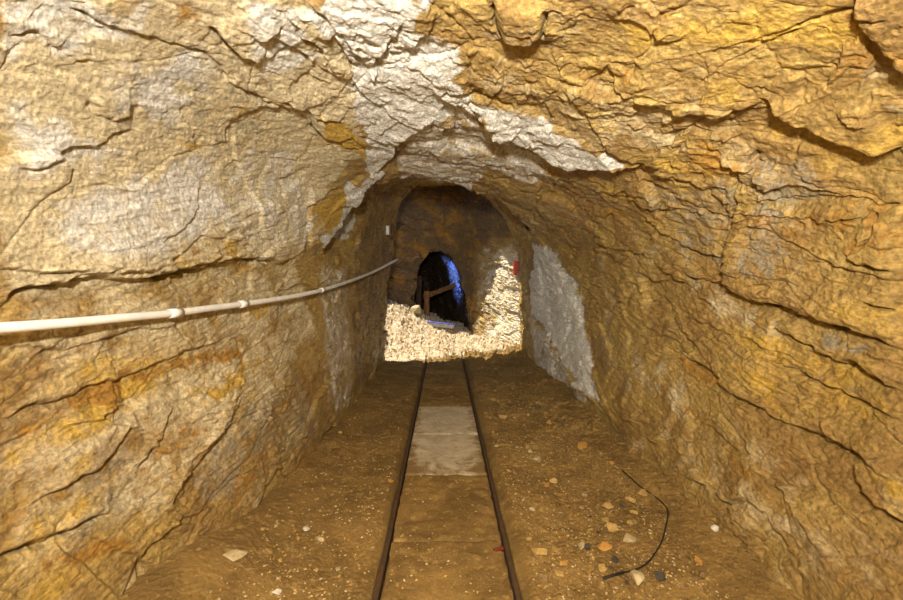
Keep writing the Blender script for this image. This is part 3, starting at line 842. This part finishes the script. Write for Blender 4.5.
def slab(y0, y1, mat, label, dirt, seed):
    x0, x1 = -.266, .291
    nx, ny = 70, 90
    X, Y = np.meshgrid(np.linspace(x0, x1, nx), np.linspace(y0, y1, ny))
    P = np.stack([X.ravel(), Y.ravel(), X.ravel()*0+seed*.7], 1)
    ed = np.minimum(np.minimum(X-x0, x1-X), np.minimum(Y-y0, y1-Y))
    nz_ = (.004*perlin(P*7, 611) + .0022*perlin(P*30, 612) + dirt*.010*perlin(P*12, 613)).reshape(X.shape)
    Z = .004 + nz_ - .008*np.exp(-ed/.012)
    wob = (.012*perlin(P*14, 614)).reshape(X.shape)*np.exp(-ed/.03)
    V = np.stack([X+wob*.6, Y+wob, Z], -1).reshape(-1, 3)
    vs = [tuple(v) for v in V]; fs = []
    for i in range(ny-1):
        for k in range(nx-1): fs.append((i*nx+k, i*nx+k+1, (i+1)*nx+k+1, (i+1)*nx+k))
    ring = [k for k in range(nx)] + [i*nx+nx-1 for i in range(1, ny)] + [(ny-1)*nx+k for k in range(nx-2, -1, -1)] + [i*nx for i in range(ny-2, 0, -1)]
    b0 = len(vs)
    for r in ring: vs.append((vs[r][0], vs[r][1], -.075))
    n = len(ring)
    for k in range(n): fs.append((ring[k], b0+k, b0+(k+1) % n, ring[(k+1) % n]))
    fs.append(tuple(b0+k for k in range(n))[::-1])
    return tag(pyd('floor_slab', vs, fs, mat), label, 'concrete slab', 'concrete slabs between the rails')
SL = [
 (4.431, 5.203, M_SLABD, 'shaded brown slab between the rails just beyond the first clean pale slab'),
 (3.636, 4.426, M_SLAB, 'clean pale concrete slab, farther one of the two pale ones'),
 (2.878, 3.631, M_SLAB, 'clean pale concrete slab fading into dirt, nearer one of the two pale ones'),
 (2.136, 2.873, M_SLABD, 'dirt covered slab between the rails next to the pale slabs, with a crumbled near joint'),
 (1.36, 2.131, M_SLABD, 'dirt covered slab between the rails nearest the camera, in front of the crumbled joint'),
 (5.208, 6.003, M_SLABD, 'dark shaded slab between the rails, second farthest towards the daylight'),
 (6.01, 6.75, M_SLABD, 'dark shaded slab between the rails, last one before the sunlit ground'),
]
for i, (a, b, mt, lb) in enumerate(SL): slab(a, b, M_SLAB if mt is M_SLAB else DIRT, lb, 1.0 if mt is M_SLABD else .15, i)

# stones: angular chips, hulls of scattered points
import bmesh
def chip_mesh(seed, n=16, flat=.55, name='stone'):
    rnd = random.Random(seed); bm = bmesh.new()
    for _ in range(n):
        v = Vector((rnd.gauss(0, 1), rnd.gauss(0, 1), rnd.gauss(0, 1))).normalized()*rnd.uniform(.8, 1)
        bm.verts.new((v.x*rnd.uniform(.9, 1.1), v.y*.72, v.z*flat))
    r = bmesh.ops.convex_hull(bm, input=bm.verts)
    bmesh.ops.delete(bm, geom=[v for v in bm.verts if not v.link_faces], context='VERTS')
    bmesh.ops.bevel(bm, geom=list(bm.edges), offset=.05, segments=1, affect='EDGES', clamp_overlap=True)
    me = bpy.data.meshes.new(name); bm.to_mesh(me); bm.free(); return me
STONE_M = [plain('ochre_stone', (.52, .34, .11), .8, 0, 3, .3, .5), plain('tan_stone', (.56, .44, .24), .8, 0, 3, .3, .5), plain('brown_stone', (.26, .16, .065), .8, 0, 3, .35, .5),
           plain('dark_grey_stone', (.085, .07, .055), .75, 0, 3, .3, .5), plain('pale_stone', (.74, .68, .56), .8, 0, 3, .2, .5), plain('orange_stone', (.52, .27, .06), .8, 0, 3, .3, .5)]
CHIPS = {}
def chip(kind, mi, n=16, flat=.5):
    k = (kind, mi, n, flat)
    if k not in CHIPS:
        me = chip_mesh(kind*31+n, n, flat); me.materials.append(STONE_M[mi]); CHIPS[k] = me
    return CHIPS[k]
def stone(p, size, kind, mi, label, group=None, rot=0.0, flat=.5, n=16, sink=.25, name='stone'):
    o = bpy.data.objects.new(name, chip(kind, mi, n, flat)); COL.objects.link(o)
    o.scale = (size,)*3; o.rotation_euler = (random.uniform(-.15, .15), random.uniform(-.15, .15), rot)
    o.location = (p[0], p[1], p[2]+size*flat*(1-2*sink)*.9)
    return tag(o, label, 'stone', group)
NOTED = [
 ((715,530), .026, 4, .75, 'pale rounded pebble on the dirt close to the right wall foot', 30),
 ((583,447), .075, 5, .35, 'orange flat stone near the right wall foot, beyond the black wire', 16),
 ((608,507), .048, 0, .35, 'larger of two flat yellow stones left of the black wire', 14),
 ((606,521), .034, 0, .35, 'smaller of two flat yellow stones left of the black wire', 14),
 ((637,581), .055, 1, .5, 'tan blocky stone against the near end of the black wire', 12),
 ((660,578), .036, 3, .6, 'dark grey stone right of the tan blocky stone', 14),
 ((588,549), .030, 3, .6, 'dark stone on the right dirt between the rail and the black wire', 14),
 ((546,415), .045, 5, .5, 'small orange stone on shaded dirt at the foot of the white wall patch', 14),
 ((306,530), .036, 4, .35, 'pale flat stone on the left dirt, farther of two lying together', 12),
 ((319,541), .042, 1, .3, 'tan flat stone on the left dirt, nearer of two lying together', 12),
 ((278,593), .030, 4, .4, 'pale angular chip at the near edge of the left dirt', 9),
 ((390,482), .036, 5, .5, 'reddish stone on the left dirt beside the rail', 12),
 ((235,556), .060, 1, .18, 'flat tan stone bedded in the dirt at the left wall foot', 18),
]
for i, ((px, py), s, mi, fl, lb, n) in enumerate(NOTED):
    stone(on_floor(px, py), s, 100+i, mi, lb, None, .3*i, fl, n, .22)
rng = random.Random(3)
PLACED = []
def scatter(count, pick, smin, smax, mats, label, group):
    for i in range(count):
        x, y = pick()
        s = smin*(smax/smin)**(rng.random()**1.6)
        if RAILX[0]-.05 < x < RAILX[1]+.06 and y < 6.9: continue
        if abs(x) < .45 and 9.0 < y < 9.75: continue
        if min(abs(x-RAILX[0]), abs(x-RAILX[1])) < .06+s and y < 9: continue
        if any((x-a)**2+(y-b)**2 < (1.1*(s+c_))**2 for a, b, c_ in PLACED): continue
        PLACED.append((x, y, s))
        stone((x, y, float(floor_z(x, y))), s, rng.randrange(14), rng.choice(mats), label, group, rng.uniform(0, 6.28), rng.choice((.35, .5, .65)), 14, .22)
scatter(190, lambda: (rng.uniform(.42, 1.22), 1/rng.uniform(1/4.6, 1/1.6)), .009, .055, (0, 0, 1, 2, 5, 0, 3), 'small loose stone chip on the dirt right of the track', 'stone chips right of the track')
scatter(70, lambda: (rng.uniform(-1.0, -.36), 1/rng.uniform(1/4.6, 1/1.6)), .006, .024, (0, 1, 2, 0, 5), 'small loose stone chip on the dirt left of the track', 'stone chips left of the track')
scatter(90, lambda: (rng.uniform(-.9, 1.25), rng.uniform(7.4, 9.5)), .02, .085, (4, 1, 4, 0, 2, 2), 'angular rubble stone on the sunlit ground at the gallery end', 'rubble on the sunlit ground')
# gravel nobody could count: one object
def gravel():
    vs, fs = [], []
    xs, ys_ = [], []
    for _ in range(5200):
        r = rng.random()
        x = rng.uniform(.40, 1.20) if r < .62 else (rng.uniform(-.90, -.35) if r < .9 else rng.uniform(-.24, .26))
        xs.append(x); ys_.append(1/rng.uniform(1/5.5, 1/1.5))
    zs = floor_z(np.array(xs), np.array(ys_))
    for x, y, z in zip(xs, ys_, zs):
        s = rng.uniform(.0025, .0085)
        if -.26 < x < .285 and z < -.01: z = .004
        b = len(vs); a = rng.uniform(0, 6.28)
        for k in range(4):
            t = a+k*1.571+rng.uniform(-.4, .4); vs.append((x+s*math.cos(t)*rng.uniform(.7, 1.3), y+s*math.sin(t)*rng.uniform(.7, 1.3), z+rng.uniform(-.1, .25)*s))
        vs.append((x+rng.uniform(-.3, .3)*s, y+rng.uniform(-.3, .3)*s, z+s*.8)); vs.append((x, y, z-s*.6))
        for k in range(4):
            fs.append((b+k, b+(k+1) % 4, b+4)); fs.append((b+(k+1) % 4, b+k, b+5))
    g = pyd('gravel', vs, fs, None)
    for m_ in (STONE_M[0], STONE_M[2], STONE_M[1]): g.data.materials.append(m_)
    mi = np.repeat(np.random.RandomState(4).choice(3, len(vs)//6, p=(.3, .55, .15)), 8).astype(np.int32)
    g.data.polygons.foreach_set('material_index', mi)
    g['kind'] = 'stuff'; return tag(g, 'fine ochre gravel strewn over the dirt floor beside the track', 'gravel')
gravel()

# black wire lying on the right-hand dirt
wp = [(622,472),(631,480),(640,488),(657,500),(666,509),(668,516),(666,527),(662,543),(652,560),(642,569),(632,573),(623,575),(612,578),(603,581)]
pts = [on_floor(*q) + np.array([0, 0, .012]) for q in wp]
o = sweep('wire', pts, [.0038]*((len(pts)-3)*6) + [.006]*30, M_WIRE, None, 8, 6)
tag(o, 'thin black wire lying in a curve on the dirt near the right wall', 'wire')
# rusty iron stub beside the right rail
p = on_floor(498, 558)
e = empty('iron_bolt', (p[0], p[1], .004)); tag(e, 'short rust red iron bolt stub on the slab edge by the right rail', 'bolt')
sweep('shank', [(-.024, .0, .006), (.0, .002, .009), (.018, .004, .010)], .007, M_RUST, e, 10, 3)
sweep('head', [(.016, .004, .010), (.026, .005, .011)], .013, M_RUST, e, 6, 1)

# ------------------------------------------------------------------ pipe along the left wall
nb = int(90*Q)
def left_front(z, y):
    r = np.where(np.abs(ys-y) < .10)[0]
    A = GV[r][:, :int(NC*.4)].reshape(-1, 3)
    k = np.abs(A[:, 2]-z) < .06
    return A[k, 0].max()
pipe_px = [(-40,331),(0,328),(60,323.5),(120,318),(175,313),(208,308.5),(243,304),(290,297),(322,290),(350,281),(375,271),(398,259)]
fr = np.array([[y, left_front(np.interp(y, (1, 3.5, 6.6), (1.2, 1.28, 1.6)), y)] for y in np.linspace(.85, 6.6, 40)])
fr[:, 1] = np.maximum(fr[:, 1], np.convolve(np.pad(fr[:, 1], 3, 'edge'), np.ones(7)/7, 'valid'))
fr[:, 1] = np.convolve(np.pad(fr[:, 1], 4, 'edge'), np.ones(9)/9, 'valid')
pts = []
for px, py in pipe_px:
    d = ray(px, py); best = None
    for y in np.linspace(.8, 6.6, 1200):
        q = CAM + d*(y/d[1]); gap = q[0] - (np.interp(y, fr[:, 0], fr[:, 1]) + .055)
        if gap <= 0: best = q; break
        best = q
    pts.append(best)
PIPE = pts
e = empty('conduit_pipe', tuple(pts[1])); tag(e, 'long grey white plastic pipe running along the left rock wall', 'pipe')
def rel(q): return [np.array(x)-np.array(pts[1]) for x in q]
sweep('tube', rel(pts), .0160, M_PIPE, e, 16, 6)
for i in (4, 6, 8):
    a = np.array(pts[i]); t = np.array(pts[i+1])-np.array(pts[i-1]); t /= np.linalg.norm(t)
    sweep('coupling', rel([a-t*.035, a+t*.035]), .0200, M_COUP, e, 16, 2)
# thin cable from the pipe's far end to the end wall
a = np.array(pts[-1]); b = CAM + ray(421, 255)*(9.75/ray(421, 255)[1])
b2 = a*.5+b*.5+np.array([0, 0, -.05])
tag(sweep('cable', [a+np.array([-.0, -.06, 0]), a*.75+b*.25, b2, b], .008, M_GREYW, None, 8, 6), 'thin grey cable strung from the far end of the wall pipe across the dark recess', 'cable')
# small white fitting above the pipe's far end
p = wall_point(388, 230, .06)
e = empty('wall_fitting', tuple(p)); tag(e, 'small white cylindrical fitting on the dark left wall above the far pipe end', 'wall fitting')
sweep('body', [(0, 0, -.065), (0.002, 0, .065)], .026, M_WHITE, e, 14, 2)
sweep('bracket', [(.06, .10, .09), (.065, .08, -.02), (.06, .08, -.12), (.0, .02, -.07)], .022, M_BRKT, e, 8, 3)

# ------------------------------------------------------------------ chamber things
def at_depth(px, py, y):
    d = ray(px, py); return CAM + d*(y/d[1])
def timber(name, a, b, wdt, mat, label, group, seed):
    a, b = np.array(a), np.array(b); t = b-a; L = np.linalg.norm(t); t /= L
    s = np.cross(t, [0, 1.0, .05]); s /= np.linalg.norm(s); u2 = np.cross(s, t)
    vs, fs = [], []; n, R = 12, 24
    for i in range(R):
        c = a + t*L*i/(R-1)
        for k in range(n):
            w_ = 2*math.pi*k/n
            r = wdt*(1+.10*math.sin(w_*3+seed)+.06*math.sin(i*.9+seed+k)-.1*i/R)
            vs.append(c+r*(s*math.cos(w_)+u2*math.sin(w_)))
    for i in range(R-1):
        for k in range(n): fs.append((i*n+k, i*n+(k+1) % n, (i+1)*n+(k+1) % n, (i+1)*n+k))
    fs.append(tuple(range(n))[::-1]); fs.append(tuple((R-1)*n+k for k in range(n)))
    return tag(pyd(name, vs, fs, mat), label, 'timber', group)
a = at_depth(427, 334, 10.1); b = at_depth(427, 291, 10.1)
timber('timber_post', a-np.array([0, 0, .12]), b, .072, M_WOOD, 'brown timber post standing in the mouth of the dark passage', 'timbers in the passage mouth', 1)
a = at_depth(418.5, 332, 10.25); b = at_depth(419.5, 276, 10.25)
timber('timber_post', a-np.array([0, 0, .12]), b, .075, M_WOODD, 'dark upright timber post against the left side of the passage mouth', 'timbers in the passage mouth', 2)
a = at_depth(424, 297, 10.22); b = at_depth(455, 285, 10.7)
timber('timber_beam', a, b, .060, M_WOOD, 'brown timber rail slanting up from the post inside the dark passage', 'timbers in the passage mouth', 3)
# boulder at the foot of the posts
p = at_depth(416, 325, 9.55); z = float(floor_z(p[0], p[1]))
bo = stone((p[0], p[1], z), .16, 55, 1, 'rounded tan boulder on the rubble beside the passage posts', None, .4, .85, 40, .15, 'boulder')
# shallow tray
p = at_depth(441, 331, 9.35); z = float(floor_z(p[0], p[1]))
e = empty('metal_tray', (p[0], p[1], max(z, p[2]-.06)+.05)); e.rotation_euler = (-.12, .10, -.1)
tag(e, 'pale metal tray with its rim coloured blue as sky reflection lying on sunlit rubble at the passage mouth', 'tray')
def rr(w_, d_, r, n=6):
    out = []
    for cx_, cy_, a0 in ((w_-r, d_-r, 0), (-w_+r, d_-r, 90), (-w_+r, -d_+r, 180), (w_-r, -d_+r, 270)):
        for k in range(n+1):
            t = math.radians(a0+90*k/n); out.append((cx_+r*math.cos(t), cy_+r*math.sin(t)))
    return out
o1 = rr(.30, .22, .12); o2 = rr(.27, .19, .10); n = len(o1)
vs = [(x, y, .09) for x, y in o1]+[(x*.9, y*.9, 0) for x, y in o1]+[(x*.97, y*.97, .09) for x, y in o1]+[(x*.86, y*.86, .012) for x, y in o1]
fs = []
for k in range(n):
    j = (k+1) % n
    fs += [(k, j, n+j, n+k)[::-1], (2*n+k, 2*n+j, j, k)[::-1], (3*n+k, 3*n+j, 2*n+j, 2*n+k)[::-1]]
fs += [tuple(n+k for k in range(n))[::-1], tuple(3*n+k for k in range(n))]
pyd('pan', vs, fs, M_TRAY, e)
ring = [(x, y, .092) for x, y in o1]; ring += ring[:2]
sweep('rim', ring, .014, M_RIM, e, 8, 2)
# red box in a niche of the right chamber wall
p = at_depth(516.5, 268, 8.12)
e = empty('red_box', tuple(p)); tag(e, 'small red metal box in a niche of the sunlit rock at the gallery end', 'box')
def boxm(name, sx, sy, sz, mat, loc, parent, bev=.006):
    bm = bmesh.new(); bmesh.ops.create_cube(bm, size=1)
    for v in bm.verts: v.co = Vector((v.co.x*sx+loc[0], v.co.y*sy+loc[1], v.co.z*sz+loc[2]))
    bmesh.ops.bevel(bm, geom=list(bm.edges), offset=bev, segments=2, affect='EDGES')
    me = bpy.data.meshes.new(name); bm.to_mesh(me); bm.free(); me.materials.append(mat)
    o = bpy.data.objects.new(name, me); COL.objects.link(o); o.parent = parent; return o
boxm('body', .14, .12, .26, M_RED, (.02, .01, 0), e); boxm('lid', .12, .012, .24, M_RED, (.02, -.056, 0), e, .004)
